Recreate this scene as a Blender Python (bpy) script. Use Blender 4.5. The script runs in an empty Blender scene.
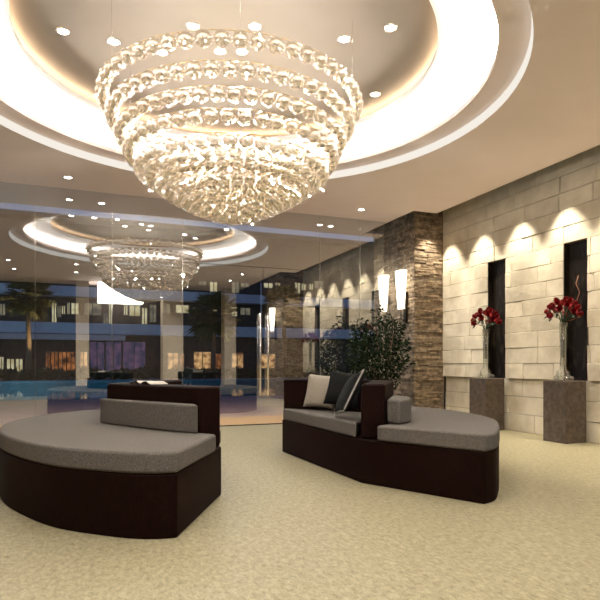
import bpy, bmesh, math, random
from mathutils import Vector, Matrix, noise
rnd = random.Random(7)
PI = math.pi
S = bpy.context.scene
C = S.collection

# ------------------------------------------------------------------ camera
FPX, HZ, TH = 564.0, 364.5, math.atan(222 / 564.0)
FW = (math.sin(TH), math.cos(TH)); RT = (math.cos(TH), -math.sin(TH))
cd = bpy.data.cameras.new('camera'); cam = bpy.data.objects.new('camera', cd); C.objects.link(cam)
cam.location = (0, 0, 1); cam.rotation_euler = (PI / 2, 0, -TH)
cd.sensor_width = 36; cd.sensor_fit = 'HORIZONTAL'; cd.lens = 36 * FPX / 600
cd.shift_y = (HZ - 300) / 600; cd.clip_end = 400
S.camera = cam

def at_y(px, py, Y):
    """where the sight line through a pixel of the photograph meets the vertical plane Y = const"""
    u = (px - 300) / FPX; t = Y / (FW[1] + u * RT[1])
    return t * (FW[0] + u * RT[0]), 1 + t * (HZ - py) / FPX

# ------------------------------------------------------------------ materials
def mat(name, col, rough=0.5, metal=0.0, col2=None, scale=8.0, detail=4.0, bump=0.0, bscale=None, stretch=(1, 1, 1),
        spec=0.5, emit=None, estr=0.0, lo=0.35, hi=0.65, island=0.0, coord='Object', trans=0.0, ior=1.45):
    m = bpy.data.materials.new(name); m.use_nodes = True
    nt = m.node_tree; N = nt.nodes; L = nt.links
    b = N['Principled BSDF']
    b.inputs['Base Color'].default_value = (*col, 1); b.inputs['Roughness'].default_value = rough
    b.inputs['Metallic'].default_value = metal; b.inputs['Specular IOR Level'].default_value = spec
    b.inputs['IOR'].default_value = ior; b.inputs['Transmission Weight'].default_value = trans
    if emit:
        b.inputs['Emission Color'].default_value = (*emit, 1); b.inputs['Emission Strength'].default_value = estr
    src = None
    if col2 or bump:
        tc = N.new('ShaderNodeTexCoord'); mp = N.new('ShaderNodeMapping'); mp.inputs['Scale'].default_value = stretch
        L.new(tc.outputs[coord], mp.inputs['Vector'])
    if col2:
        n = N.new('ShaderNodeTexNoise'); n.inputs['Scale'].default_value = scale; n.inputs['Detail'].default_value = detail
        L.new(mp.outputs['Vector'], n.inputs['Vector'])
        r = N.new('ShaderNodeValToRGB'); r.color_ramp.elements[0].position = lo; r.color_ramp.elements[1].position = hi
        r.color_ramp.elements[0].color = (*col, 1); r.color_ramp.elements[1].color = (*col2, 1)
        L.new(n.outputs['Fac'], r.inputs['Fac']); src = r.outputs['Color']
    if island:
        g = N.new('ShaderNodeNewGeometry'); mr = N.new('ShaderNodeMapRange')
        mr.inputs['To Min'].default_value = 1 - island; mr.inputs['To Max'].default_value = 1 + island
        L.new(g.outputs['Random Per Island'], mr.inputs['Value'])
        mx = N.new('ShaderNodeMix'); mx.data_type = 'RGBA'; mx.blend_type = 'MULTIPLY'; mx.inputs['Factor'].default_value = 1
        mx.inputs['A'].default_value = (*col, 1)
        if src: L.new(src, mx.inputs['A'])
        L.new(mr.outputs['Result'], mx.inputs['B']); src = mx.outputs['Result']
    if src: L.new(src, b.inputs['Base Color'])
    if bump:
        n2 = N.new('ShaderNodeTexNoise'); n2.inputs['Scale'].default_value = bscale or scale; n2.inputs['Detail'].default_value = 6
        L.new(mp.outputs['Vector'], n2.inputs['Vector'])
        bp = N.new('ShaderNodeBump'); bp.inputs['Strength'].default_value = bump; bp.inputs['Distance'].default_value = 0.01
        L.new(n2.outputs['Fac'], bp.inputs['Height']); L.new(bp.outputs['Normal'], b.inputs['Normal'])
    return m

def emis(name, col, strength):
    m = bpy.data.materials.new(name); m.use_nodes = True
    nt = m.node_tree; nt.nodes.clear()
    o = nt.nodes.new('ShaderNodeOutputMaterial'); e = nt.nodes.new('ShaderNodeEmission')
    e.inputs['Color'].default_value = (*col, 1); e.inputs['Strength'].default_value = strength
    nt.links.new(e.outputs[0], o.inputs[0]); return m

def glass_sheet(name, fac, tint=(1, 1, 1), gl=(1, 1, 1), rough=0.0):
    m = bpy.data.materials.new(name); m.use_nodes = True
    nt = m.node_tree; nt.nodes.clear(); N = nt.nodes
    o = N.new('ShaderNodeOutputMaterial'); mx = N.new('ShaderNodeMixShader')
    t = N.new('ShaderNodeBsdfTransparent'); g = N.new('ShaderNodeBsdfGlossy')
    t.inputs['Color'].default_value = (*tint, 1); g.inputs['Roughness'].default_value = rough; g.inputs['Color'].default_value = (*gl, 1)
    mx.inputs['Fac'].default_value = fac
    nt.links.new(t.outputs[0], mx.inputs[1]); nt.links.new(g.outputs[0], mx.inputs[2]); nt.links.new(mx.outputs[0], o.inputs[0])
    return m

def crystal(name):
    """silvered crystal: clear glass mixed with a bright mirror coat"""
    m = bpy.data.materials.new(name); m.use_nodes = True
    nt = m.node_tree; nt.nodes.clear(); N = nt.nodes
    o = N.new('ShaderNodeOutputMaterial'); mx = N.new('ShaderNodeMixShader')
    t = N.new('ShaderNodeBsdfGlass'); g = N.new('ShaderNodeBsdfGlossy')
    t.inputs['Color'].default_value = (1.0, .97, .92, 1); t.inputs['IOR'].default_value = 1.5; t.inputs['Roughness'].default_value = 0.0
    g.inputs['Roughness'].default_value = 0.015; g.inputs['Color'].default_value = (1.0, .965, .90, 1)
    mx.inputs['Fac'].default_value = 0.62
    tc = N.new('ShaderNodeTexCoord'); n = N.new('ShaderNodeTexVoronoi'); n.inputs['Scale'].default_value = 34
    bp = N.new('ShaderNodeBump'); bp.inputs['Strength'].default_value = .02; bp.inputs['Distance'].default_value = .01
    nt.links.new(tc.outputs['Object'], n.inputs['Vector']); nt.links.new(n.outputs['Distance'], bp.inputs['Height'])
    nt.links.new(bp.outputs['Normal'], g.inputs['Normal'])
    nt.links.new(t.outputs[0], mx.inputs[1]); nt.links.new(g.outputs[0], mx.inputs[2])
    m2 = N.new('ShaderNodeMixShader'); m2.inputs['Fac'].default_value = .72; tr = N.new('ShaderNodeBsdfTransparent')
    nt.links.new(tr.outputs[0], m2.inputs[1]); nt.links.new(mx.outputs[0], m2.inputs[2]); nt.links.new(m2.outputs[0], o.inputs[0])
    return m

M = {}
M['ceiling'] = mat('ceiling_paint', (.90, .775, .735), .7, col2=(.92, .795, .755), scale=2.5)
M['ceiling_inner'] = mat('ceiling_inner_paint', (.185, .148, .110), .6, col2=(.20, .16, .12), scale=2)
M['white'] = mat('white_paint', (.86, .83, .79), .6, col2=(.88, .85, .81), scale=3)
M['canopy'] = mat('canopy_paint', (.42, .39, .36), .7, col2=(.45, .42, .39), scale=3)
M['dark_slot'] = mat('slot_paint', (.10, .085, .075), .8, col2=(.12, .10, .09), scale=6)
M['stone'] = mat('pale_stone', (.64, .565, .44), .75, col2=(.76, .685, .55), scale=5, detail=8, bump=.55, bscale=14, island=.07)
M['mortar'] = mat('mortar', (.20, .16, .12), .9, col2=(.25, .2, .15), scale=20)
M['slate'] = mat('stacked_stone', (.15, .105, .067), .8, col2=(.34, .26, .175), scale=14, detail=8, bump=.7, bscale=30, island=.42)
M['slate_core'] = mat('stone_core', (.05, .035, .025), .9, col2=(.07, .05, .035), scale=20)
M['marble'] = mat('black_marble', (.012, .009, .007), .28, col2=(.06, .047, .034), scale=16, detail=10, stretch=(1, 1, .35), lo=.52, hi=.8, spec=.18)
M['pedestal'] = mat('pedestal_stone', (.055, .038, .027), .5, col2=(.11, .08, .058), scale=18, detail=8, bump=.25, bscale=40)
M['floor'] = mat('beige_floor', (.118, .100, .050), .42, col2=(.425, .372, .236), scale=40, detail=15, lo=.34, hi=.66, spec=.32, stretch=(1, .55, 1))
for n_ in M['floor'].node_tree.nodes:
    if n_.type == 'TEX_NOISE': n_.inputs['Roughness'].default_value = .82; n_.inputs['Distortion'].default_value = .6
M['fabric'] = mat('grey_tweed', (.066, .058, .050), .95, col2=(.150, .135, .120), scale=130, detail=3, bump=.5, bscale=160, lo=.3, hi=.7, spec=.1)
M['wenge'] = mat('dark_maroon_wood', (.0065, .0020, .0013), .65, col2=(.0105, .0032, .0020), scale=60, stretch=(1, 1, .4), bump=.12, bscale=90, spec=.06)
M['pillow_beige'] = mat('beige_cloth', (.30, .26, .21), .95, col2=(.42, .37, .31), scale=110, bump=.4, bscale=150, spec=.1)
M['pillow_black'] = mat('black_cloth', (.006, .006, .006), .95, col2=(.012, .0115, .011), scale=110, bump=.4, bscale=150, spec=.15)
M['pillow_grey'] = mat('grey_piping', (.30, .27, .24), .9, col2=(.36, .33, .30), scale=90)
M['chrome'] = mat('chrome', (.80, .78, .74), .12, 1.0, col2=(.84, .82, .78), scale=6)
M['brass'] = mat('pale_gold', (.80, .64, .40), .18, 1.0, col2=(.85, .70, .45), scale=6)
M['bronze'] = mat('dark_bronze', (.05, .04, .03), .35, .8, col2=(.07, .055, .04), scale=12)
M['glazing'] = glass_sheet('clear_glazing', .27, (.97, .985, .985))
M['crystal'] = crystal('silvered_crystal')
M['vase'] = glass_sheet('clear_glass', .24, (.93, .95, .93))
M['rose'] = mat('red_petals', (.13, .003, .005), .55, col2=(.27, .008, .010), scale=22, island=.35, spec=.3)
M['rose_leaf'] = mat('rose_leaf', (.010, .022, .006), .5, col2=(.022, .045, .012), scale=14)
M['twig'] = mat('copper_twig', (.22, .07, .03), .5, col2=(.36, .16, .07), scale=20)
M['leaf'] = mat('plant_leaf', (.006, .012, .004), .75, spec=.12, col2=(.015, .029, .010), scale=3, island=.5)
M['bark'] = mat('bark', (.10, .065, .04), .9, col2=(.17, .11, .07), scale=25, bump=.5)
M['pot'] = mat('dark_pot', (.03, .025, .022), .4, col2=(.04, .035, .03), scale=12)
M['soil'] = mat('soil', (.02, .014, .010), .95, col2=(.035, .025, .018), scale=40)
M['lamp_warm'] = emis('downlight_glow', (1.0, .96, .89), 26)
M['bulb'] = emis('bulb_glow', (1.0, .94, .85), 120)
M['cove'] = emis('cove_led', (1.0, .96, .90), 105)
M['cove_amber'] = emis('cove_amber_led', (1.0, .76, .52), 30)
M['shade'] = emis('sconce_glow', (1.0, .90, .72), 5)
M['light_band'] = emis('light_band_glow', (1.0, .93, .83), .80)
M['bulkhead'] = emis('backlit_panel', (1.0, .93, .82), 6)
M['wood_wall'] = mat('dark_wall_panel', (.035, .022, .015), .5, col2=(.06, .038, .025), scale=12, stretch=(1, 1, .1))
M['cream'] = mat('cream_plaster', (.62, .53, .41), .8, col2=(.68, .58, .46), scale=6)
# outdoors
M['deck'] = mat('terracotta_deck', (.27, .15, .125), .6, col2=(.36, .215, .18), scale=3, detail=8, bump=.2, bscale=20)
M['threshold'] = mat('sandstone_step', (.42, .20, .075), .6, col2=(.52, .28, .11), scale=14, detail=8)
M['pool_basin'] = mat('pool_tile', (.015, .10, .16), .4, col2=(.025, .16, .24), scale=30)
M['water'] = glass_sheet('pool_water', .42, (.72, .92, .98))
M['facade'] = mat('dark_facade', (.070, .052, .042), .8, col2=(.095, .072, .058), scale=2, detail=6)
M['parapet'] = mat('white_parapet', (.52, .55, .62), .7, col2=(.58, .61, .67), scale=1)
M['fascia'] = mat('pink_fascia', (.62, .50, .50), .7, col2=(.66, .54, .54), scale=1)
M['frame'] = mat('window_frame', (.10, .09, .085), .5, col2=(.12, .11, .10), scale=8)
def lit(name, a, b, s, scale=1.6):
    m = bpy.data.materials.new(name); m.use_nodes = True
    nt = m.node_tree; nt.nodes.clear(); N = nt.nodes
    o = N.new('ShaderNodeOutputMaterial'); e = N.new('ShaderNodeEmission'); tc = N.new('ShaderNodeTexCoord')
    n = N.new('ShaderNodeTexNoise'); n.inputs['Scale'].default_value = scale; n.inputs['Detail'].default_value = 5
    r = N.new('ShaderNodeValToRGB'); r.color_ramp.elements[0].color = (*a, 1); r.color_ramp.elements[1].color = (*b, 1)
    r.color_ramp.elements[0].position = .38; r.color_ramp.elements[1].position = .66
    nt.links.new(tc.outputs['Object'], n.inputs['Vector']); nt.links.new(n.outputs['Fac'], r.inputs['Fac'])
    nt.links.new(r.outputs['Color'], e.inputs['Color']); e.inputs['Strength'].default_value = s
    nt.links.new(e.outputs[0], o.inputs[0]); return m
M['lit_pale'] = lit('lit_room_pale', (.55, .47, .24), (.95, .88, .58), .85)
M['lit_dim'] = lit('lit_room_dim', (.10, .10, .09), (.34, .30, .20), .8)
M['lit_warm'] = lit('lit_room_warm', (.14, .05, .02), (1.0, .60, .26), 1.0, 1.7)
M['lit_red'] = lit('lit_room_red', (.035, .012, .008), (.62, .22, .07), .8, 1.9)
M['lit_violet'] = lit('lit_room_violet', (.03, .045, .11), (.20, .11, .20), .7, 1.6)
M['palm_leaf'] = mat('palm_frond', (.055, .060, .018), .6, col2=(.12, .11, .035), scale=3, island=.3)
M['hedge'] = mat('hedge_leaf', (.020, .022, .008), .7, col2=(.05, .045, .018), scale=5, island=.4)
M['book'] = mat('paper', (.6, .55, .47), .7, col2=(.66, .61, .53), scale=9)

# ------------------------------------------------------------------ mesh helpers
def obj(name, bm, m, parent=None, smooth=False, loc=None):
    me = bpy.data.meshes.new(name); bm.normal_update(); bm.to_mesh(me); bm.free()
    for p in me.polygons: p.use_smooth = smooth
    if m: me.materials.append(m)
    o = bpy.data.objects.new(name, me); C.objects.link(o)
    if parent: o.parent = parent
    if loc: o.location = loc
    return o
def tag(o, label, cat, group=None):
    o['label'] = label; o['category'] = cat
    if group: o['group'] = group
    return o
def thing(name, label, cat, loc=(0, 0, 0), rz=0, group=None):
    o = bpy.data.objects.new(name, None); C.objects.link(o); o.location = loc; o.rotation_euler = (0, 0, rz)
    o.empty_display_size = .1
    return tag(o, label, cat, group)
def struct(name, bm, m, parent=None, smooth=False):
    o = obj(name, bm, m, parent, smooth)
    if not parent: o['kind'] = 'structure'
    return o
def box(bm, x0, x1, y0, y1, z0, z1, jit=None):
    v = [bm.verts.new((x, y, z)) for x in (x0, x1) for y in (y0, y1) for z in (z0, z1)]
    for f in ((0, 1, 3, 2), (4, 6, 7, 5), (0, 4, 5, 1), (2, 3, 7, 6), (0, 2, 6, 4), (1, 5, 7, 3)):
        bm.faces.new([v[i] for i in f])
    return v
def lathe(bm, prof, n=48, c=(0, 0), closed=False):
    rings = []
    for r, z in prof:
        if r < 1e-6: rings.append([bm.verts.new((c[0], c[1], z))])
        else: rings.append([bm.verts.new((c[0] + r * math.cos(2 * PI * i / n), c[1] + r * math.sin(2 * PI * i / n), z)) for i in range(n)])
    pairs = list(zip(rings[:-1], rings[1:])) + ([(rings[-1], rings[0])] if closed else [])
    for a, b in pairs:
        for i in range(n):
            j = (i + 1) % n
            if len(a) == 1 and len(b) == 1: continue
            if len(a) == 1: bm.faces.new((a[0], b[i], b[j]))
            elif len(b) == 1: bm.faces.new((a[i], b[0], a[j]))
            else: bm.faces.new((a[i], b[i], b[j], a[j]))
def tube(bm, pts, rad, n=8, closed=False, caps=True):
    pts = [Vector(p) for p in pts]; rings = []
    rad = rad if isinstance(rad, (list, tuple)) else [rad] * len(pts)
    for k, p in enumerate(pts):
        a = pts[k - 1] if (k > 0 or closed) else p
        b = pts[(k + 1) % len(pts)] if (k < len(pts) - 1 or closed) else p
        t = (b - a).normalized()
        up = Vector((0, 0, 1)) if abs(t.z) < .9 else Vector((1, 0, 0))
        s = t.cross(up).normalized(); w = s.cross(t).normalized()
        rings.append([bm.verts.new(p + rad[k] * (math.cos(2 * PI * i / n) * s + math.sin(2 * PI * i / n) * w)) for i in range(n)])
    m = len(rings)
    for k in range(m if closed else m - 1):
        a, b = rings[k], rings[(k + 1) % m]
        for i in range(n): bm.faces.new((a[i], a[(i + 1) % n], b[(i + 1) % n], b[i]))
    if caps and not closed:
        bm.faces.new(rings[0][::-1]); bm.faces.new(rings[-1])
def ball(bm, c, r, nu=16, nv=10):
    prof = [(r * math.sin(PI * k / nv) if 0 < k < nv else 0, c[2] + r * math.cos(PI * k / nv)) for k in range(nv + 1)]
    lathe(bm, prof, nu, (c[0], c[1]))
def prism(bm, outline, z0, z1):
    a = [bm.verts.new((x, y, z0)) for x, y in outline]; b = [bm.verts.new((x, y, z1)) for x, y in outline]
    n = len(a)
    for i in range(n): bm.faces.new((a[i], a[(i + 1) % n], b[(i + 1) % n], b[i]))
    bm.faces.new(a[::-1]); bm.faces.new(b)
    bmesh.ops.recalc_face_normals(bm, faces=bm.faces)
def soft(o, w, seg=3, ang=40):
    md = o.modifiers.new('bevel', 'BEVEL'); md.width = w; md.segments = seg; md.limit_method = 'ANGLE'; md.angle_limit = math.radians(ang)
    md.harden_normals = False
    for p in o.data.polygons: p.use_smooth = True
    w2 = o.modifiers.new('wn', 'WEIGHTED_NORMAL'); w2.keep_sharp = False
    return o
def spline(pts, n=6):
    out = []; P = [Vector(p) for p in pts]
    for i in range(len(P) - 1):
        p0 = P[max(i - 1, 0)]; p1 = P[i]; p2 = P[i + 1]; p3 = P[min(i + 2, len(P) - 1)]
        for k in range(n):
            t = k / n
            out.append(.5 * ((2 * p1) + (p2 - p0) * t + (2 * p0 - 5 * p1 + 4 * p2 - p3) * t * t + (-p0 + 3 * p1 - 3 * p2 + p3) * t ** 3))
    out.append(P[-1]); return [tuple(v) for v in out]
def spot(name, loc, power, size, blend=.4, col=(1, .95, .885), rad=.03, rot=(0, 0, 0)):
    l = bpy.data.lights.new(name, 'SPOT'); l.energy = power; l.spot_size = math.radians(size); l.spot_blend = blend
    l.color = col; l.shadow_soft_size = rad
    o = bpy.data.objects.new(name, l); C.objects.link(o); o.location = loc; o.rotation_euler = rot; return o
def point(name, loc, power, rad=.05, col=(1, .85, .62)):
    l = bpy.data.lights.new(name, 'POINT'); l.energy = power; l.color = col; l.shadow_soft_size = rad
    o = bpy.data.objects.new(name, l); C.objects.link(o); o.location = loc; return o

# ------------------------------------------------------------------ room sizes
H = 3.58; GY = 8.96; XW = 6.06; XL = 6.12; XLEFT = -3.4; YB = -1.6
CX, CY = 1.38, 5.26
PA = (5.48, 8.45, 9.88)     # near glass pillar: x face, y from, y to
PB = (5.48, 1.25, 2.75)     # rear pillar
EX0, EX1 = 5.70, 5.24       # ceiling edge by the wall / by the pillars

bm = bmesh.new(); box(bm, XLEFT - .2, XL + .3, YB - .2, GY, -.12, 0); struct('floor', bm, M['floor'])

# ceiling slab with the round opening and the slot along the right wall
bm = bmesh.new()
poly = [(XLEFT - .2, YB - .2), (EX1, YB - .2), (EX1, 3.10), (EX0, 3.10), (EX0, 8.11), (EX1, 8.11), (EX1, GY), (XLEFT - .2, GY)]
ov = [bm.verts.new((x, y, H)) for x, y in poly]
es = [bm.edges.new((ov[i], ov[(i + 1) % len(ov)])) for i in range(len(ov))]
n = 128; cv = [bm.verts.new((CX + 2.66 * math.cos(2 * PI * i / n), CY + 2.66 * math.sin(2 * PI * i / n), H)) for i in range(n)]
es += [bm.edges.new((cv[i], cv[(i + 1) % n])) for i in range(n)]
bmesh.ops.triangle_fill(bm, edges=es, use_beauty=True)
r = bmesh.ops.extrude_face_region(bm, geom=bm.faces[:])
bmesh.ops.translate(bm, vec=(0, 0, .05), verts=[g for g in r['geom'] if isinstance(g, bmesh.types.BMVert)])
bmesh.ops.recalc_face_normals(bm, faces=bm.faces)
struct('ceiling', bm, M['ceiling'])
def ring(name, prof, m, n=128):
    bm = bmesh.new(); lathe(bm, prof, n, (CX, CY), closed=True); bmesh.ops.recalc_face_normals(bm, faces=bm.faces)
    o = struct(name, bm, m, smooth=False)
    for p in o.data.polygons: p.use_smooth = False
    return o
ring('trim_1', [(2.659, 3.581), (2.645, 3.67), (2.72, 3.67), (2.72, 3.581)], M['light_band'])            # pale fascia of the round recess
ring('trim_2', [(2.72, 3.671), (2.40, 3.671), (2.40, 3.72), (2.72, 3.72)], M['ceiling'])              # tan soffit ring
ring('trim_3', [(2.80, 3.72), (2.80, 3.905), (1.93, 3.905), (1.93, 3.955), (2.86, 3.955), (2.86, 3.72)], M['white'])   # white cove
ring('trim_4', [(1.91, 3.88), (1.905, 3.90), (1.91, 3.925), (1.945, 3.925), (1.945, 3.88)], M['white'])  # lip
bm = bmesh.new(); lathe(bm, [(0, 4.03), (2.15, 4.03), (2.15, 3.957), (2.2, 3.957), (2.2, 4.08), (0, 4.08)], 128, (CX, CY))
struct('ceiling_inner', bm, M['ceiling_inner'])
def led(name, r0, r1, z, m):                  # flat LED tape lying on a ledge, shining upwards only
    bm = bmesh.new(); n = 64
    a = [bm.verts.new((CX + r0 * math.cos(2 * PI * i / n), CY + r0 * math.sin(2 * PI * i / n), z)) for i in range(n)]
    b = [bm.verts.new((CX + r1 * math.cos(2 * PI * i / n), CY + r1 * math.sin(2 * PI * i / n), z)) for i in range(n)]
    for i in range(n): bm.faces.new((a[i], b[i], b[(i + 1) % n], a[(i + 1) % n]))
    m.cycles.emission_sampling = 'FRONT'
    return struct(name, bm, m)
led('trim_5', 2.48, 2.58, 3.7225, M['cove'])
led('trim_6', 1.975, 2.02, 3.9575, M['cove_amber'])
# top of the slot above the wall and pillars
bm = bmesh.new(); box(bm, EX1 - .3, XL + .4, YB - .2, GY, 3.98, 4.03); box(bm, EX1 - .32, EX1 - .3, YB - .2, GY, H + .05, 4.03)
struct('ceiling_slot', bm, M['dark_slot'])

# ------------------------------------------------------------------ right wall : stone blocks, two planes
NICHES = [(6.86, 7.25), (5.37, 5.745), (3.62, 4.0)]
ZP = .787; CH = .229
bm = bmesh.new()
def blocks(bm, x, y0, y1, z0, z1, depth, tilt):
    y = y0 - rnd.uniform(0, .5)
    while y < y1:
        w = rnd.uniform(.50, .86); a, b = max(y, y0), min(y + w, y1); y += w
        if b - a < .03: continue
        g = .003; d = [rnd.uniform(-tilt, tilt) for _ in range(4)]
        v = box(bm, x, x + depth, a + g, b - g, z0 + g, z1 - g)
        for i, k in enumerate((0, 1, 2, 3)): v[k].co.x += d[i]
z = ZP; k = 0
while z < 3.97:
    z1 = min(z + CH, 3.975); spans = [(2.76, 8.44)]
    if z < 2.60:
        spans = []; p = 2.76
        for a, b in sorted(NICHES): spans.append((p, a)); p = b
        spans.append((p, 8.44))
    for a, b in spans: blocks(bm, XW, a, b, z, z1, .05, .006)
    z += CH
for i in range(3): blocks(bm, XL, 2.76, 8.44, i * ZP / 3, (i + 1) * ZP / 3, .04, .004)
o = struct('wall_right', bm, M['stone'])
md = o.modifiers.new('bevel', 'BEVEL'); md.width = .004; md.segments = 1
bm = bmesh.new()
box(bm, XW + .12, XW + .30, YB, GY, 0, 3.98)
box(bm, XW + .004, XW + .02, 8.43, GY, 0, 3.98); p = 2.76
for a, b in sorted(NICHES) + [(8.44, 8.44)]: box(bm, XW + .012, XW + .115, p, a, ZP + .003, 2.619); p = b
box(bm, XW + .012, XW + .115, 2.76, 8.44, 2.6195, 3.97)
box(bm, XL + .008, XL + .059, 2.76, 8.44, 0, ZP)
struct('wall_right_core', bm, M['mortar'])

niche_lbl = ['tall black marble niche panel behind the roses by the stone pillar', 'tall black marble niche panel behind the roses at the frame edge',
             'black marble niche panel farthest from the glass wall, seen mirrored in the glazing']
for (a, b), lb in zip(NICHES, niche_lbl):
    bm = bmesh.new(); box(bm, XW + .085, XW + .118, a + .002, b - .002, ZP + .002, 2.617)
    box(bm, XW + .004, XW + .085, b - .012, b - .002, ZP + .002, 2.617)
    tag(obj('niche_panel', bm, M['marble']), lb, 'wall panel', 'black niche panels')
ped_lbl = ['brown stone pedestal by the brick-clad pillar, roses on top', 'brown stone pedestal beneath the bouquet at the frame edge',
           'brown stone pedestal nearest the back of the lobby, seen mirrored in the glazing']
for (a, b), lb in zip(NICHES, ped_lbl):
    bm = bmesh.new(); box(bm, 5.70, XW - .008, a, b - .004, 0, ZP)
    o = tag(obj('pedestal', bm, M['pedestal']), lb, 'pedestal', 'stone pedestals along the wall'); soft(o, .006, 2)

# stacked stone pillars
def pillar(name, x0, x1, y0, y1, faces):
    bm = bmesh.new(); z = 0.0
    while z < 3.96:
        h = rnd.choice((.024, .030, .036, .044)); h = min(h, 3.97 - z)
        for fc in faces:
            p, q = (y0, y1) if fc == 'l' else (x0, x1)
            s = p - rnd.uniform(0, .2)
            while s < q:
                w = rnd.uniform(.10, .34); a, b = max(s, p), min(s + w, q); s += w
                if b - a < .02: continue
                d = rnd.uniform(.0, .024)
                if fc == 'l': box(bm, x0 - d, x0 + .05, a - (d if a == p else 0), b, z + .002, z + h - .002)
                elif fc == 'f': box(bm, a, b, y0 - d, y0 + .05, z + .002, z + h - .002)
                else: box(bm, a, b, y1 - .05, y1 + d, z + .002, z + h - .002)
        z += h
    box(bm, x0 + .02, x1, y0 + .02, y1 - .02, 0, 3.975)
    return struct(name, bm, M['slate'])
pillar('stone_pillar', PA[0], XW, PA[1], PA[2], 'lf')
pillar('stone_pillar', PB[0], XW, PB[1], PB[2], 'lb')

CANOPY_LAMPS = ((-1.9, 9.55), (.35, 9.55), (2.1, 9.55), (4.15, 9.55))
# other walls (seen only mirrored in the glass)
bm = bmesh.new(); box(bm, XLEFT - .2, XLEFT, YB, GY, 0, H); struct('wall_left', bm, M['cream'])
bm = bmesh.new(); box(bm, XLEFT, XW + .1, YB - .2, YB, 0, 3.98); struct('wall_back', bm, M['wood_wall'])
for x0, x1, y0, y1 in ((-.06, .32, -1.2, -.75), (2.55, 3.2, -1.2, -.6), (4.6, 5.0, -1.2, -.7)):
    bm = bmesh.new(); box(bm, x0, x1, y0, y1, 0, H); struct('plaster_column', bm, M['cream'])
bm = bmesh.new(); box(bm, .58, 1.95, -1.25, -.75, 2.96, H)
struct('trim_7', bm, M['bulkhead'])

# ------------------------------------------------------------------ glass front
JX = [XLEFT, -2.683, -1.629, -.575, .479, 1.533]
bm = bmesh.new(); box(bm, XLEFT, PA[0] - .03, GY - .02, GY + .03, 0, .012); struct('trim_8', bm, M['bronze'])
wi = 1
def pane(name, x0, x1, z0=.015, z1=3.575):
    bm = bmesh.new(); box(bm, x0 + .004, x1 - .004, GY, GY + .012, z0, z1); return struct(name, bm, M['glazing'])
for a, b in list(zip(JX[:-1], JX[1:])) + [(3.90, 4.68), (4.68, PA[0] - .03)]:
    pane('window_%d' % wi, a, b); wi += 1
pane('window_%d' % wi, 1.533, 3.90, 2.62)
for i, (a, b, hx) in enumerate(((1.533, 2.868, 2.80), (2.868, 3.90, 2.936))):
    d = pane('door_%d' % (i + 1), a, b, .015, 2.612)
    bm = bmesh.new(); tube(bm, [(hx, GY - .06, .47), (hx, GY - .06, 1.84)], .015, 10)
    for zz in (.56, 1.74): tube(bm, [(hx, GY - .06, zz), (hx, GY - .001, zz)], .009, 8)
    obj('pull_handle', bm, M['chrome'], d, True)
k = 9
for x in JX[1:] + [3.90, 4.68]:
    bm = bmesh.new(); box(bm, x - .0035, x + .0035, GY - .004, GY + .016, .012, 3.575); struct('trim_%d' % k, bm, M['chrome']); k += 1
# canopy outside
bm = bmesh.new(); box(bm, -12, EX1, GY + .001, 10.1, H, H + .5); box(bm, EX1, 8, 9.95, 10.1, H, H + .5); struct('canopy_roof', bm, M['canopy'])

# ------------------------------------------------------------------ lights in the ceiling
def downlight(px, py, zc, label, group, power=30, cone=95):
    u = (px - 300) / FPX; t = (zc - 1) * FPX / (HZ - py); x = t * (FW[0] + u * RT[0]); y = t * (FW[1] + u * RT[1])
    return downlight_at(x, y, zc, label, group, power, cone)
def downlight_at(x, y, zc, label, group, power=30, cone=95, r=.048):
    t = thing('ceiling_downlight', label, 'downlight', (x, y, zc), 0, group)
    bm = bmesh.new(); lathe(bm, [(r + .014, -.001), (r + .012, -.008), (r, -.008), (r - .002, -.002)], 24); obj('trim_ring', bm, M['chrome'], t, True)
    bm = bmesh.new(); lathe(bm, [(0, -.006), (r * .6, -.006), (r, -.004)], 24); obj('lens', bm, M['lamp_warm'], t, True)
    s = spot('downlight_beam', (0, 0, -.03), power, cone, .6); s.parent = t
    return t
disc = [(63, 31), (114, 41.5), (193, 26), (255, 26), (344, 39), (391, 27.5), (375, 94), (162, 52), (220, 51), (242, 51)]
dl_lbl = ['downlight leftmost in the tan ceiling disc, far from the chandelier', 'downlight just above the top ring of balls, left of the chandelier',
          'downlight over the near rim of the chandelier, left of the middle', 'downlight over the near rim of the chandelier, right of the middle',
          'downlight right of the chandelier, the nearer of the two above its rim', 'downlight rightmost in the tan ceiling disc, near its amber edge',
          'downlight low on the tan ceiling disc, at the right end of the top ring', 'downlight seen inside the top ring, left side of the chandelier',
          'downlight seen inside the top ring, first of the pair at its middle', 'downlight seen inside the top ring, second of the pair at its middle']
for (px, py), lb in zip(disc, dl_lbl): downlight(px, py, 4.03, lb, 'downlights in the inner ceiling disc', 14, 120)
front = [(-.127, 8.40, 'downlight in the tan ceiling close to the glass, left of the chandelier'), (2.13, 8.40, 'downlight in the tan ceiling close to the glass, hidden behind the chandelier'),
         (4.385, 8.36, 'downlight in the tan ceiling close to the glass, right of the chandelier')]
for x, y, lb in front: downlight_at(x, y, H, lb, 'downlights in the outer ceiling', 100, 120)
for i, x in enumerate((-1.6, -.04, 2.2, 4.36)):
    for j, y in enumerate((2.35, 1.0)):
        downlight_at(x, y, H, 'rear ceiling downlight, %s row, %s, mirrored in the glass' % (('front', 'back')[j], ('first from the plain wall', 'second from the plain wall', 'third from the plain wall', 'nearest the stone wall')[i]),
                     'downlights in the rear ceiling', 115, 130)
for (x, y), w_ in zip(CANOPY_LAMPS, ('by the frame edge', 'left of the chandelier', 'behind the chandelier', 'by the pillar')): downlight_at(x, y, H, 'downlight under the outside canopy beyond the glass, %s' % w_, 'downlights under the canopy', 220, 150)
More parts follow.
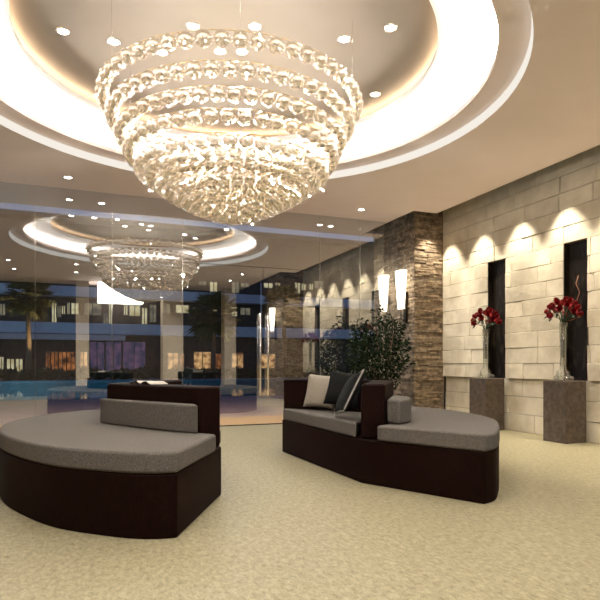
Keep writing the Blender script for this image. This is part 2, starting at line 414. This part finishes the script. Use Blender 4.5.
# wall washers in the slot
wash_y = [8.19, 7.354, 6.518, 5.682, 4.846, 4.01, 3.174]
for i, y in enumerate(wash_y):
    t = thing('wall_washer_spotlight', 'small spotlight in the ceiling slot over the stone wall, number %s counted from the glass' % ('one', 'two', 'three', 'four', 'five', 'six', 'seven')[i], 'spotlight', (5.735, y, 3.62), 0, 'wall washers in the ceiling slot')
    bm = bmesh.new(); lathe(bm, [(.03, 0), (.03, .10), (.022, .10), (.022, .004), (.0, .02)][:4], 16); lathe(bm, [(.03, .10), (.0, .101)], 16); lathe(bm, [(.006, .10), (.006, .36)], 8); obj('housing', bm, M['bronze'], t, True)
    s = spot('washer_beam', (0, 0, -.012), 185, 66, .5, (1, .90, .72), .02); s.parent = t

# sconces on the pillars
def sconce(y, label):
    t = thing('wall_sconce', label, 'wall lamp', (5.42, y, 1.99), 0, 'frosted wall sconces')
    bm = bmesh.new(); n = 20; R = []
    for zz, w in ((0, .078), (.22, .100), (.45, .122), (.67, .142)):
        R.append([bm.verts.new((-.085 + .6 * w * math.cos(2 * PI * i / n), w * math.sin(2 * PI * i / n), zz)) for i in range(n)])
    for a, b in zip(R[:-1], R[1:]):
        for i in range(n): bm.faces.new((a[i], a[(i + 1) % n], b[(i + 1) % n], b[i]))
    bm.faces.new(R[0][::-1]); bm.faces.new(R[-1])
    obj('glass_shade', bm, M['shade'], t, True)
    bm = bmesh.new(); box(bm, -.012, .03, -.035, .035, -.26, .30); obj('back_plate', bm, M['bronze'], t)
    bm = bmesh.new(); tube(bm, [(-.085, 0, -.004), (-.085, 0, -.19), (-.01, 0, -.21)], .012, 10); obj('arm', bm, M['bronze'], t, True)
sconce(8.66, 'glowing tapered wall sconce on the brick-clad pillar above the potted tree')
sconce(2.13, 'glowing tapered wall sconce on the rear pillar, mirrored beside the door handles')

# ------------------------------------------------------------------ chandelier
t = thing('chandelier', 'huge inverted-cone chandelier of tiered silvered crystal balls under the round ceiling recess', 'chandelier', (CX, CY, 2.36))
tiers = [(3.44, 1.18, .064), (3.25, 1.105, .064), (3.095, 1.03, .062), (2.955, .955, .062), (2.805, .86, .060), (2.74, .78, .056), (2.68, .70, .056), (2.62, .61, .054),
         (2.575, .525, .052), (2.53, .445, .052), (2.495, .365, .050), (2.465, .285, .050), (2.435, .205, .050), (2.415, .13, .05), (2.40, .055, .05),
         (2.72, .62, .05), (2.64, .44, .05), (2.58, .28, .05)]
balls = []
for ti, (z, R, r) in enumerate(tiers):
    n = max(3, int(2 * PI * R / (2 * r * 1.06))); o0 = rnd.random() * 6
    for i in range(n):
        a = o0 + 2 * PI * i / n
        balls.append((R * math.cos(a), R * math.sin(a), z - 2.36, r))
    if ti < 15:
        bm = bmesh.new(); m = max(16, n); tube(bm, [(R * math.cos(2 * PI * i / m), R * math.sin(2 * PI * i / m), z - 2.36 + r + .004) for i in range(m)], .004, 6, True)
        obj('tier_ring', bm, M['brass'], t, True)
def dist(b): return (b[0] + CX) ** 2 + (b[1] + CY) ** 2 + (b[2] + 1.36) ** 2
balls.sort(key=dist)
bm = bmesh.new(); ball(bm, (0, 0, 0), 1, 24, 14); proto = None
for x, y, z, r in balls[:100]:
    if proto is None: o = proto = obj('crystal_ball', bm, M['crystal'], t, True)
    else: o = proto.copy(); C.objects.link(o)
    o.location = (x, y, z); o.scale = (r, r, r)
bm = bmesh.new()
for x, y, z, r in balls[100:]: ball(bm, (x, y, z), r, 16, 10)
o = obj('crystal_balls', bm, M['crystal'], t, True); o['kind'] = 'stuff'
for i in range(6):
    a = 2 * PI * (i + .3) / 6; bm = bmesh.new(); x, y = 1.18 * math.cos(a), 1.18 * math.sin(a)
    tube(bm, [(x, y, 1.669), (x, y, 1.15)], .0013, 5); obj('suspension_wire', bm, M['chrome'], t, True)
for i in range(6):
    a = 2 * PI * i / 6 + .35; R, z, e = ((.80, 2.96, 56), (.42, 2.80, 22))[i % 2]
    point('chandelier_lamp', (R * math.cos(a), R * math.sin(a), z - 2.36), e, .022, (1, .94, .86)).parent = t
bproto = None
rb = random.Random(11)
for ti, cnt in ((0, 5), (1, 4), (2, 3), (4, 4), (7, 3), (10, 2)):
    z, R, r = tiers[ti]
    for i in range(cnt):
        a = 2 * PI * (i + rb.random() * .5) / cnt + ti
        if bproto is None:
            bm = bmesh.new(); ball(bm, (0, 0, 0), .006, 8, 6); o = bproto = obj('bulb', bm, M['bulb'], t, True)
        else: o = bproto.copy(); C.objects.link(o)
        o.location = ((R + .055) * math.cos(a), (R + .055) * math.sin(a), z - 2.36 - .055)

# ------------------------------------------------------------------ sofas (island with two seats and a dividing back)
ARC_L = spline([(.53, 3.28), (.38, 3.31), (.2, 3.425), (-.116, 3.737), (-.337, 4.134), (-.50, 4.56), (-.575, 5.0), (-.565, 5.5), (-.40, 6.05), (-.10, 6.45), (.25, 6.66), (.62, 6.62), (.90, 6.38), (1.06, 6.09)], 5)
ARC_R = spline([(.54, 3.263), (.40, 3.32), (.26, 3.45), (-.01, 3.75), (-.30, 4.134), (-.48, 4.56), (-.575, 5.0), (-.565, 5.5), (-.40, 6.05), (-.10, 6.45), (.25, 6.66), (.62, 6.62), (.90, 6.38), (1.06, 6.09)], 5)
def sofa(flip, far_a, far_b, label, pre):
    """far_a / far_b: far end of the divider on the chaise side and on the inner seat side (left-sofa coordinates)"""
    fx = (lambda p: (3.24 - p[0], p[1])) if flip else (lambda p: p)
    G, A = (1.02, 4.24), (1.06, 6.09); near_a, near_b = (.835, 4.155), G
    ox, oy = fx((.45, 5.0))
    t = thing('island_sofa', label, 'sofa', (ox, oy, 0))
    loc = lambda pts: [(fx(p)[0] - ox, fx(p)[1] - oy) for p in pts]
    def pr(name, pts, z0, z1, m, bev, parent=t, seg=3):
        bm = bmesh.new(); prism(bm, loc(pts), z0, z1); return soft(obj(name, bm, m, parent), bev, seg)
    ARC = ARC_R if flip else ARC_L
    base = ARC + [G]
    pr('base', base, 0, .372, M['wenge'], .012)
    # back: divider slab from G and rear slab to A, one V
    dv = [near_b, near_a, far_a, far_b]
    pr('divider_back', dv, .373, .835, M['wenge'], .022)
    ra = (far_a[0] + .02, far_a[1] + .02)
    A2 = (1.045, 6.10); A3 = (.93, 6.26)
    pr('rear_back', [far_b, (far_a[0] - .002, far_a[1] + .004), (.02 + far_a[0], far_a[1] + .13), A3, A2], .373, .835, M['wenge'], .022)
    # chaise cushion hugs the outside of the V
    ins = lambda f: [((x - .45) * f + .45, (y - 5.0) * f + 5.0) for x, y in ARC]
    arc = ins(1.004); i1 = max(i for i, p in enumerate(arc) if p[1] > 6.4)
    ch = arc[:i1 + 1] + [(.90, 6.30), (far_a[0] + .01, far_a[1] + .16), (far_a[0] - .03, far_a[1] + .01), (near_a[0] - .015, near_a[1] - .008), (.962, 4.075) if flip else (.925, 3.99)]
    pr('chaise_cushion', ch, .374, .500, M['fabric'], .022, seg=4)
    seat = [(1.035, 4.30), (1.07, 6.05), (1.03, 6.08), (far_b[0] + .02, far_b[1] + .005)]
    pr('seat_cushion', seat, .374, .500, M['fabric'], .022, seg=4)
    # curved bolster against the divider, chaise side
    outer = spline([(.785, 4.02), (.60, 4.14), (.475, 4.32), (.40, 4.50), (.375, 4.66)] if flip else [(.80, 4.03), (.66, 4.22), (.525, 4.43), (.40, 4.66), (.275, 4.88), (.195, 5.07)], 4)
    d = Vector((far_a[0] - near_a[0], far_a[1] - near_a[1])).normalized(); nrm = Vector((-d.y, d.x)); nrm = nrm if nrm.x < 0 else -nrm
    inner = [(near_a[0] + d.x * s + nrm.x * .012, near_a[1] + d.y * s + nrm.y * .012) for s in ((.70, .5, .25, .03) if flip else (1.06, .8, .5, .25, .03))]
    o = pr('bolster', outer + ([(.385, 4.72), (.41, 4.745)] if flip else [(.178, 5.14), (.182, 5.18), (.205, 5.20)]) + inner, .502, .708, M['fabric'], .04, seg=5)
    return t
sofa(False, (.235, 5.17), (.42, 5.27), 'dark maroon island sofa with grey chaise cushion cut by the frame edge, beside the glass', 'l')
sofa(True, (.185, 5.10), (.385, 5.22), 'dark maroon island sofa with beige and black throw pillows on its seat', 'r')

def pillow(name, loc, rot, label, m, size=.40, th=.13, piping=None):
    n = 14; bm = bmesh.new(); F, B = {}, {}
    for i in range(n + 1):
        for j in range(n + 1):
            u, v = 2 * i / n - 1, 2 * j / n - 1
            pin = 1 - .07 * (1 - abs(u) ** 2) * abs(v) ** 3, 1 - .07 * (1 - abs(v) ** 2) * abs(u) ** 3
            x, z = u * size / 2 * pin[1], v * size / 2 * pin[0]
            h = th / 2 * ((1 - abs(u) ** 2.6) * (1 - abs(v) ** 2.6)) ** .55
            h += .004 * noise.noise((u * 3 + loc[0] * 9, v * 3, loc[1])) * (h > .01)
            F[i, j] = bm.verts.new((x, -h, z)); B[i, j] = F[i, j] if i in (0, n) or j in (0, n) else bm.verts.new((x, h, z))
    for i in range(n):
        for j in range(n):
            bm.faces.new((F[i, j], F[i + 1, j], F[i + 1, j + 1], F[i, j + 1])); bm.faces.new((B[i, j], B[i, j + 1], B[i + 1, j + 1], B[i + 1, j]))
    edge = [F[i, 0].co.copy() for i in range(n)] + [F[n, j].co.copy() for j in range(n)] + [F[i, n].co.copy() for i in range(n, 0, -1)] + [F[0, j].co.copy() for j in range(n, 0, -1)]
    o = tag(obj(name, bm, m, None, True), label, 'pillow', 'throw pillows on the sofas'); o.location = loc; o.rotation_euler = rot
    if piping:
        bm = bmesh.new(); tube(bm, edge, .008, 6, True); obj('piping', bm, piping, o, True)
    return o
def lean(x, y, facing, tilt, roll=0): return (math.radians(-tilt), roll, facing)
rear = math.atan2(-.6, -.8) + PI / 2          # out over the seat from the rear back
pillow('throw_pillow', (2.43, 5.545, .712), (math.radians(-15), math.radians(4), rear + .12), 'beige woven throw pillow leaning on the back of the sofa with pillows', M['pillow_beige'], .37, .11)
pillow('throw_pillow', (2.535, 5.21, .748), (math.radians(-17), math.radians(8), rear + .2), 'plain black throw pillow between the beige pillow and the grey-edged one', M['pillow_black'], .37, .11)
pillow('throw_pillow', (2.345, 4.72, .738), (math.radians(-28), math.radians(-8), math.atan2(.25, -.97) + PI / 2), 'black throw pillow with pale grey edge leaning on the sofa divider', M['pillow_black'], .42, .12, M['pillow_grey'])
bm = bmesh.new()                              # open magazine on the divider
cols = []
for k in range(13):
    u = k / 12 - .5; zz = .004 + .030 * abs(math.sin(u * 2 * PI)) ** .8 * (1 - abs(u))
    cols.append([(u * .30, v, zz + .006 * noise.noise((u * 8, v * 9, 2))) for v in (-.085, -.03, .03, .085)])
top = [[bm.verts.new(p) for p in c] for c in cols]; bot = [[bm.verts.new((p[0], p[1], max(.0005, p[2] - .006))) for p in c] for c in cols]
for a in range(12):
    for b in range(3):
        bm.faces.new((top[a][b], top[a + 1][b], top[a + 1][b + 1], top[a][b + 1])); bm.faces.new((bot[a][b], bot[a][b + 1], bot[a + 1][b + 1], bot[a + 1][b]))
o = tag(obj('magazine', bm, M['book'], None, True), 'open pale magazine lying on top of the divider of the sofa nearest the frame edge', 'magazine')
o.location = (.55, 4.86, .836); o.rotation_euler = (0, 0, math.atan2(1.02, -.60))

# ------------------------------------------------------------------ vases with roses
def rose_mesh():
    bm = bmesh.new()
    for layer, (cnt, r0, tiltf, ln, wd) in enumerate(((3, .004, .10, .050, .030), (5, .010, .30, .052, .048), (6, .016, .55, .050, .058), (8, .018, .88, .041, .058))):
        for k in range(cnt):
            a = 2 * PI * k / cnt + layer * .6; g = {}
            for i in range(4):
                s = i / 3
                for j in range(4):
                    w = (j / 3 - .5) * wd * (math.sin(PI * (.22 + .62 * s)))
                    out = r0 + ln * s * math.sin(tiltf * (.4 + .6 * s)) - (abs(j / 3 - .5) ** 2) * .03 + (.008 * s ** 3)
                    zz = ln * s * math.cos(tiltf * (.35 + .65 * s)) - .004 * layer
                    g[i, j] = bm.verts.new((out * math.cos(a) - w * math.sin(a), out * math.sin(a) + w * math.cos(a), zz))
            for i in range(3):
                for j in range(3): bm.faces.new((g[i, j], g[i + 1, j], g[i + 1, j + 1], g[i, j + 1]))
    return bm
bloom_p = leaf_p = None
def bouquet(yc, where, tall):
    vx = 5.86
    v = thing('flower_vase', 'slim clear glass vase with a round crystal foot %s' % where, 'vase', (vx, yc, ZP + .001), 0, 'glass vases on the pedestals')
    bm = bmesh.new(); lathe(bm, [(0, .0), (.055, .0), (.085, .03), (.092, .075), (.08, .12), (.045, .155), (.040, .19), (.042, .50), (.054, .76), (.050, .76), (.038, .50), (.036, .2), (0, .18)], 28)
    obj('glass_body', bm, M['vase'], v, True)
    for k in range(5):
        a = 2 * PI * k / 5 + .4; bm = bmesh.new(); ball(bm, (.098 * math.cos(a), .098 * math.sin(a), .038), .034, 14, 8)
        if a: obj('crystal_bead', bm, M['vase'], v, True)
    global bloom_p, leaf_p
    pos = []
    for k in range(19):                     # a dome of blooms
        sz = 1 - (k + .5) / 19 * .98; q = k * 2.39996; rr = math.sqrt(1 - sz * sz)
        pos.append((.170 * rr * math.cos(q), .170 * rr * math.sin(q), .845 + .195 * sz))
    x, y, z = pos[17]; pos[17] = (x * 1.12, y * 1.12, z - .028)
    for i, (x, y, z) in enumerate(pos):
        which = 'topmost red rose' if i == 0 else 'upper red rose' if i < 8 else 'lower outer red rose'
        r = thing('red_rose', '%s in the vase %s' % (which, where), 'rose', (vx + x, yc + y, ZP + z), 0, 'roses in the vase %s' % where)
        tl = math.hypot(x, y) / .170 * 1.25
        if bloom_p is None: b = bloom_p = obj('bloom', rose_mesh(), M['rose'], r, True)
        else: b = bloom_p.copy(); C.objects.link(b); b.parent = r
        b.rotation_euler = (0, tl, math.atan2(y, x)); b.scale = (.84, .84, 1.4)
        bm = bmesh.new(); tube(bm, [(0, 0, .0), (-x * .74, -y * .74, .80 - z), (-x * .86, -y * .86, .72 - z), (-x * .88, -y * .88, .30 - z)], .0035, 6); obj('stem', bm, M['rose_leaf'], r, True)
        if i >= 9 and x < .06:
            bm = bmesh.new()
            for s in (-1, 1):
                q = math.atan2(y, x) + s * .5; dx, dy = math.cos(q), math.sin(q)
                p = [(.0, 0, -.02), (.05 * dx - .018 * dy, .05 * dy + .018 * dx, -.05), (.10 * dx, .10 * dy, -.085), (.05 * dx + .018 * dy, .05 * dy - .018 * dx, -.05)]
                bm.faces.new([bm.verts.new(c) for c in p])
            obj('leaf', bm, M['rose_leaf'], r)
    if tall:
        bm = bmesh.new(); tube(bm, [(vx + .029, yc + .004, ZP + .22), (vx + .030, yc + .004, ZP + .66), (vx + .042, yc, ZP + .785), (vx + .15, yc, ZP + .795), (vx + .255, yc - .02, ZP + .83), (vx + .245, yc + .03, ZP + 1.0), (vx + .25, yc - .03, ZP + 1.16), (vx + .24, yc + .02, ZP + 1.28), (vx + .25, yc - .01, ZP + 1.38)], .005, 6)
        tag(obj('curly_twig', bm, M['twig'], None, True), 'curly copper twig rising above the red roses at the frame edge', 'twig')
bouquet(7.055, 'on the pedestal by the pillar', False)
bouquet(5.56, 'on the pedestal at the frame edge', True)
bouquet(3.81, 'on the rearmost pedestal, mirrored', False)

# ------------------------------------------------------------------ potted tree
t = thing('potted_tree', 'dense dark green potted tree in front of the brick-clad pillar, behind the sofa', 'plant', (4.76, 8.33, 0))
bm = bmesh.new(); lathe(bm, [(0, 0), (.17, 0), (.23, .40), (.245, .42), (.225, .43), (.21, .38), (0, .38)], 32); obj('pot', bm, M['pot'], t, True)
bm = bmesh.new(); lathe(bm, [(0, .392), (.20, .384)], 24); obj('soil', bm, M['soil'], t)
bm = bmesh.new(); r2 = random.Random(3); tips = []
for k in range(9):
    a = 2 * PI * k / 9; top = Vector((.42 * math.cos(a) * r2.uniform(.3, 1), .42 * math.sin(a) * r2.uniform(.3, 1), r2.uniform(1.25, 1.8)))
    tube(bm, [(.03 * math.cos(a), .03 * math.sin(a), .37), tuple(top * .5 + Vector((0, 0, .12))), tuple(top)], [.014, .009, .004], 6); tips.append(top)
obj('stems', bm, M['bark'], t, True)
bm = bmesh.new()
for k in range(6500):
    while True:
        p = Vector((r2.uniform(-1, 1), r2.uniform(-1, 1), r2.uniform(-1, 1)))
        if p.length < 1: break
    nn = noise.noise(p * 2.4)
    if p.length > .80 + .35 * nn: continue
    c = Vector((p.x * .64 - .04, p.y * .50, 1.20 + p.z * .80))
    d = Vector((p.x + r2.uniform(-.7, .7), p.y + r2.uniform(-.7, .7), r2.uniform(-.9, .6))).normalized()
    s = d.cross(Vector((r2.uniform(-1, 1), r2.uniform(-1, 1), r2.uniform(-1, 1)))).normalized()
    L_ = r2.uniform(.05, .09); w = L_ * .22
    nrm = d.cross(s)
    bm.faces.new([bm.verts.new(q) for q in (c, c + d * L_ * .45 + s * w + nrm * .004, c + d * L_, c + d * L_ * .45 - s * w + nrm * .004)])
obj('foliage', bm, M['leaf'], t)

# ------------------------------------------------------------------ outdoors
bm = bmesh.new(); box(bm, -30, 45, 10.45, 17.6, -.2, -.01); box(bm, -30, 45, 39, 75, -.2, -.01); struct('ground', bm, M['deck'])
bm = bmesh.new(); box(bm, -12, 8, GY + .001, 10.45, -.15, 0.0); struct('terrace_step', bm, M['threshold'])
bm = bmesh.new(); box(bm, -30, 45, 17.6, 39, -1.3, -1.2); box(bm, -30, 45, 17.5, 17.6, -1.3, -.03); box(bm, -30, 45, 38.9, 39, -1.3, -.03); struct('pool_basin', bm, M['pool_basin'])
bm = bmesh.new(); f = bm.faces.new([bm.verts.new(p) for p in ((-30, 17.6, -.08), (45, 17.6, -.08), (45, 38.9, -.08), (-30, 38.9, -.08))]); struct('water', bm, M['water'])
for x, y, pw in ((-3.6, 30, 1100), (-2.3, 22, 800), (-7, 25, 500), (5, 34, 120)):
    point('pool_light', (x, y, -.6), pw, .15, (.35, .85, 1.0))
bm = bmesh.new(); r3 = random.Random(5)
for k in range(5200):
    c = Vector((r3.uniform(-16, 30), r3.uniform(39.6, 40.8), 0)); c.z = r3.uniform(0, .55 + .25 * noise.noise((c.x * .8, 0, 0)))
    d = Vector((r3.uniform(-1, 1), r3.uniform(-1, .2), r3.uniform(-.2, 1))).normalized(); s = d.cross(Vector((.3, 1, .2))).normalized()
    bm.faces.new([bm.verts.new(q) for q in (c, c + d * .17 + s * .08, c + d * .36, c + d * .17 - s * .08)])
o = tag(obj('hedge', bm, M['hedge']), 'low dark hedge along the far side of the pool', 'hedge')

BY = 50.0
t = thing('hotel_building', 'dark multi-storey building with lit windows and pale balcony bands across the pool', 'building', (8, BY, 0))
def bpart(name, m, bx, par=t, label=None):
    bm = bmesh.new()
    for x0, x1, y0, y1, z0, z1 in bx: box(bm, x0 - 8, x1 - 8, y0 - BY, y1 - BY, z0, z1)
    return obj(name, bm, m, par)
bpart('wall', M['facade'], [(-20, 34, BY, BY + 9, -.01, 12.6)])
bpart('roof_slab', M['facade'], [(-20.5, 34.5, BY - 1.2, BY + 9, 12.6, 13.0)])
for z0, z1 in ((3.47, 4.36), (6.50, 7.28)): bpart('balcony_parapet', M['parapet'], [(-20.2, 34.2, BY - 1.2, BY - 1.0, z0, z1), (-20.2, 34.2, BY - 1.0, BY, z0, z0 + .15)])
bpart('canopy_fascia', M['fascia'], [(-20, 3.6, BY - 2.0, BY - 1.3, 2.95, 3.38)])
up = [(52, 56.5, 303, 323, 'p'), (57, 61, 306, 317, 'd'), (62, 65, 306, 314, 'p'), (67.5, 69.5, 303, 314, 'p'), (71.5, 78.5, 303, 314, 'p'), (32, 40, 303, 314, 'd'), (84, 101, 303, 315, 'd'), (103.5, 108, 313, 324, 'd'),
      (109, 111.5, 303, 324, 'p'), (124, 127.5, 304, 315, 'p'), (129.5, 140, 305, 316, 'p'), (142, 147, 308, 324, 'p'), (150, 156, 305, 322, 'd'), (162, 170, 304, 313, 'd'), (176, 188.5, 305, 313, 'p'), (193, 199, 308, 313, 'p'), (213, 216.5, 307, 311, 'p'),
      (231.5, 237, 307, 316, 'p'), (240.5, 250, 308, 315, 'd'), (0, 5, 304, 315, 'd'), (199, 206, 281, 285, 'd'), (210, 217, 282, 292, 'p'), (232, 239, 282, 293, 'd'), (241, 249, 283, 287, 'd'), (264, 272.5, 283, 288, 'p'), (275.5, 280, 283, 292, 'p'),
      (295, 300, 283, 297, 'p'), (301.5, 305.5, 284, 290, 'p'), (309.5, 313, 284, 290, 'p'), (314.5, 323, 281, 288, 'd'), (300, 304, 310, 314, 'p')]
gr = [(0, 3.5, 357, 374, 'p'), (7, 14, 359, 373, 'p'), (16, 22.5, 359, 373, 'p'), (46, 50, 352, 373, 'r'), (51, 58, 352, 373, 'r'), (59, 66, 352, 373, 'r'), (67, 75, 352, 373, 'r'), (80, 87, 352, 373, 'w'), (90, 104, 342, 373, 'v'), (106, 121, 342, 373, 'v'), (123, 145, 342, 373, 'v'),
      (168, 178, 353, 371, 'w'), (180, 184, 354, 371, 'r'), (194, 211, 352, 369, 'w'), (214, 221, 354, 369, 'r'), (232, 243, 353, 368, 'w'), (261, 275, 354, 368, 'w')]
mm = {'p': 'lit_pale', 'd': 'lit_dim', 'w': 'lit_warm', 'r': 'lit_red', 'v': 'lit_violet'}
for x0, x1, y0, y1, c in up + gr:
    X0, Z1 = at_y(x0, y0, BY - .05); X1, Z0 = at_y(x1, y1, BY - .05)
    fr = bpart('window', M['frame'], [(X0 - .07, X0, BY - .09, BY + .02, Z0 - .07, Z1 + .07), (X1, X1 + .07, BY - .09, BY + .02, Z0 - .07, Z1 + .07), (X0, X1, BY - .09, BY + .02, Z1, Z1 + .07), (X0, X1, BY - .09, BY + .02, Z0 - .07, Z0),
                                      ((X0 + X1) / 2 - .03, (X0 + X1) / 2 + .03, BY - .09, BY - .045, Z0, Z1)])
    bpart('pane', M[mm[c]], [(X0, X1, BY - .04, BY - .002, Z0, Z1)], fr)

def palm(px, Y, py_crown, rad, label, pw):
    X, zc = at_y(px, py_crown, Y); r4 = random.Random(int(px))
    t = thing('palm_tree', label, 'palm tree', (X, Y, -.01), 0, 'palms by the pool')
    bm = bmesh.new(); tube(bm, [(0, 0, 0), (.05, 0, zc * .4), (.0, 0, zc * .75), (0, 0, zc)], [.22, .17, .15, .16], 10); obj('trunk', bm, M['bark'], t, True)
    bm = bmesh.new()
    for k in range(110):
        a = r4.uniform(0, 2 * PI); el = math.asin(r4.uniform(-.9, .95)); d = Vector((math.cos(a) * math.cos(el), math.sin(a) * math.cos(el), math.sin(el)))
        st = rad * r4.uniform(.38, .6); base = Vector((0, 0, zc)); hub = base + d * st
        side = Vector((-math.sin(a), math.cos(a), 0)); up = d.cross(side)
        bm.faces.new([bm.verts.new(q) for q in (base + side * .015, base - side * .015, hub)])
        for b in range(11):
            f = (b / 10 - .5) * 2.5; v = (d * math.cos(f) + side * math.sin(f)).normalized(); L_ = rad * r4.uniform(.42, .55)
            w = v.cross(up).normalized() * .035 * rad; tip = hub + v * L_ - Vector((0, 0, .10 * rad * r4.random())); md_ = hub + v * L_ * .5
            bm.faces.new([bm.verts.new(q) for q in (hub, md_ + w, tip, md_ - w)])
    obj('crown', bm, M['palm_leaf'], t)
    l = spot('palm_uplight', (1.3, -1.5, .15), pw, 50, .6, (1, .74, .34), .1, (PI - .26, -.24, 0)); l.parent = t
palm(28, 42, 297, 1.75, 'palm tree with uplit yellow-green crown, left of the mirrored chandelier', 9000)
palm(213, 42, 316, 2.3, 'palm tree with brown crown between the mirrored chandelier and the door', 2200)
palm(284, 42, 306, 2.0, 'palm tree beyond the glass door, partly behind the mirrored pillar', 1500)

# ------------------------------------------------------------------ sky
w = bpy.data.worlds.new('dusk'); S.world = w; w.use_nodes = True
nt = w.node_tree; N = nt.nodes; bg = N['Background']
tc = N.new('ShaderNodeTexCoord'); sx = N.new('ShaderNodeSeparateXYZ'); rp = N.new('ShaderNodeValToRGB')
rp.color_ramp.elements[0].position = 0.0; rp.color_ramp.elements[0].color = (.31, .39, .56, 1)
rp.color_ramp.elements[1].position = .55; rp.color_ramp.elements[1].color = (.10, .16, .36, 1)
nt.links.new(tc.outputs['Generated'], sx.inputs[0]); nt.links.new(sx.outputs['Z'], rp.inputs['Fac']); nt.links.new(rp.outputs['Color'], bg.inputs['Color'])
bg.inputs['Strength'].default_value = .78

vs = S.view_settings; vs.view_transform = 'Standard'; vs.look = 'None'; vs.gamma = 1; vs.use_curve_mapping = False; vs.exposure = 0.22
for k_ in ('bulb', 'lamp_warm', 'lit_pale', 'lit_dim', 'lit_warm', 'lit_red', 'lit_violet'): M[k_].cycles.emission_sampling = 'NONE'
cy = S.cycles
cy.use_denoising = True
cy.max_bounces = 12; cy.diffuse_bounces = 4; cy.glossy_bounces = 6; cy.transmission_bounces = 8; cy.transparent_max_bounces = 16
cy.caustics_reflective = False; cy.caustics_refractive = False; cy.sample_clamp_indirect = 12
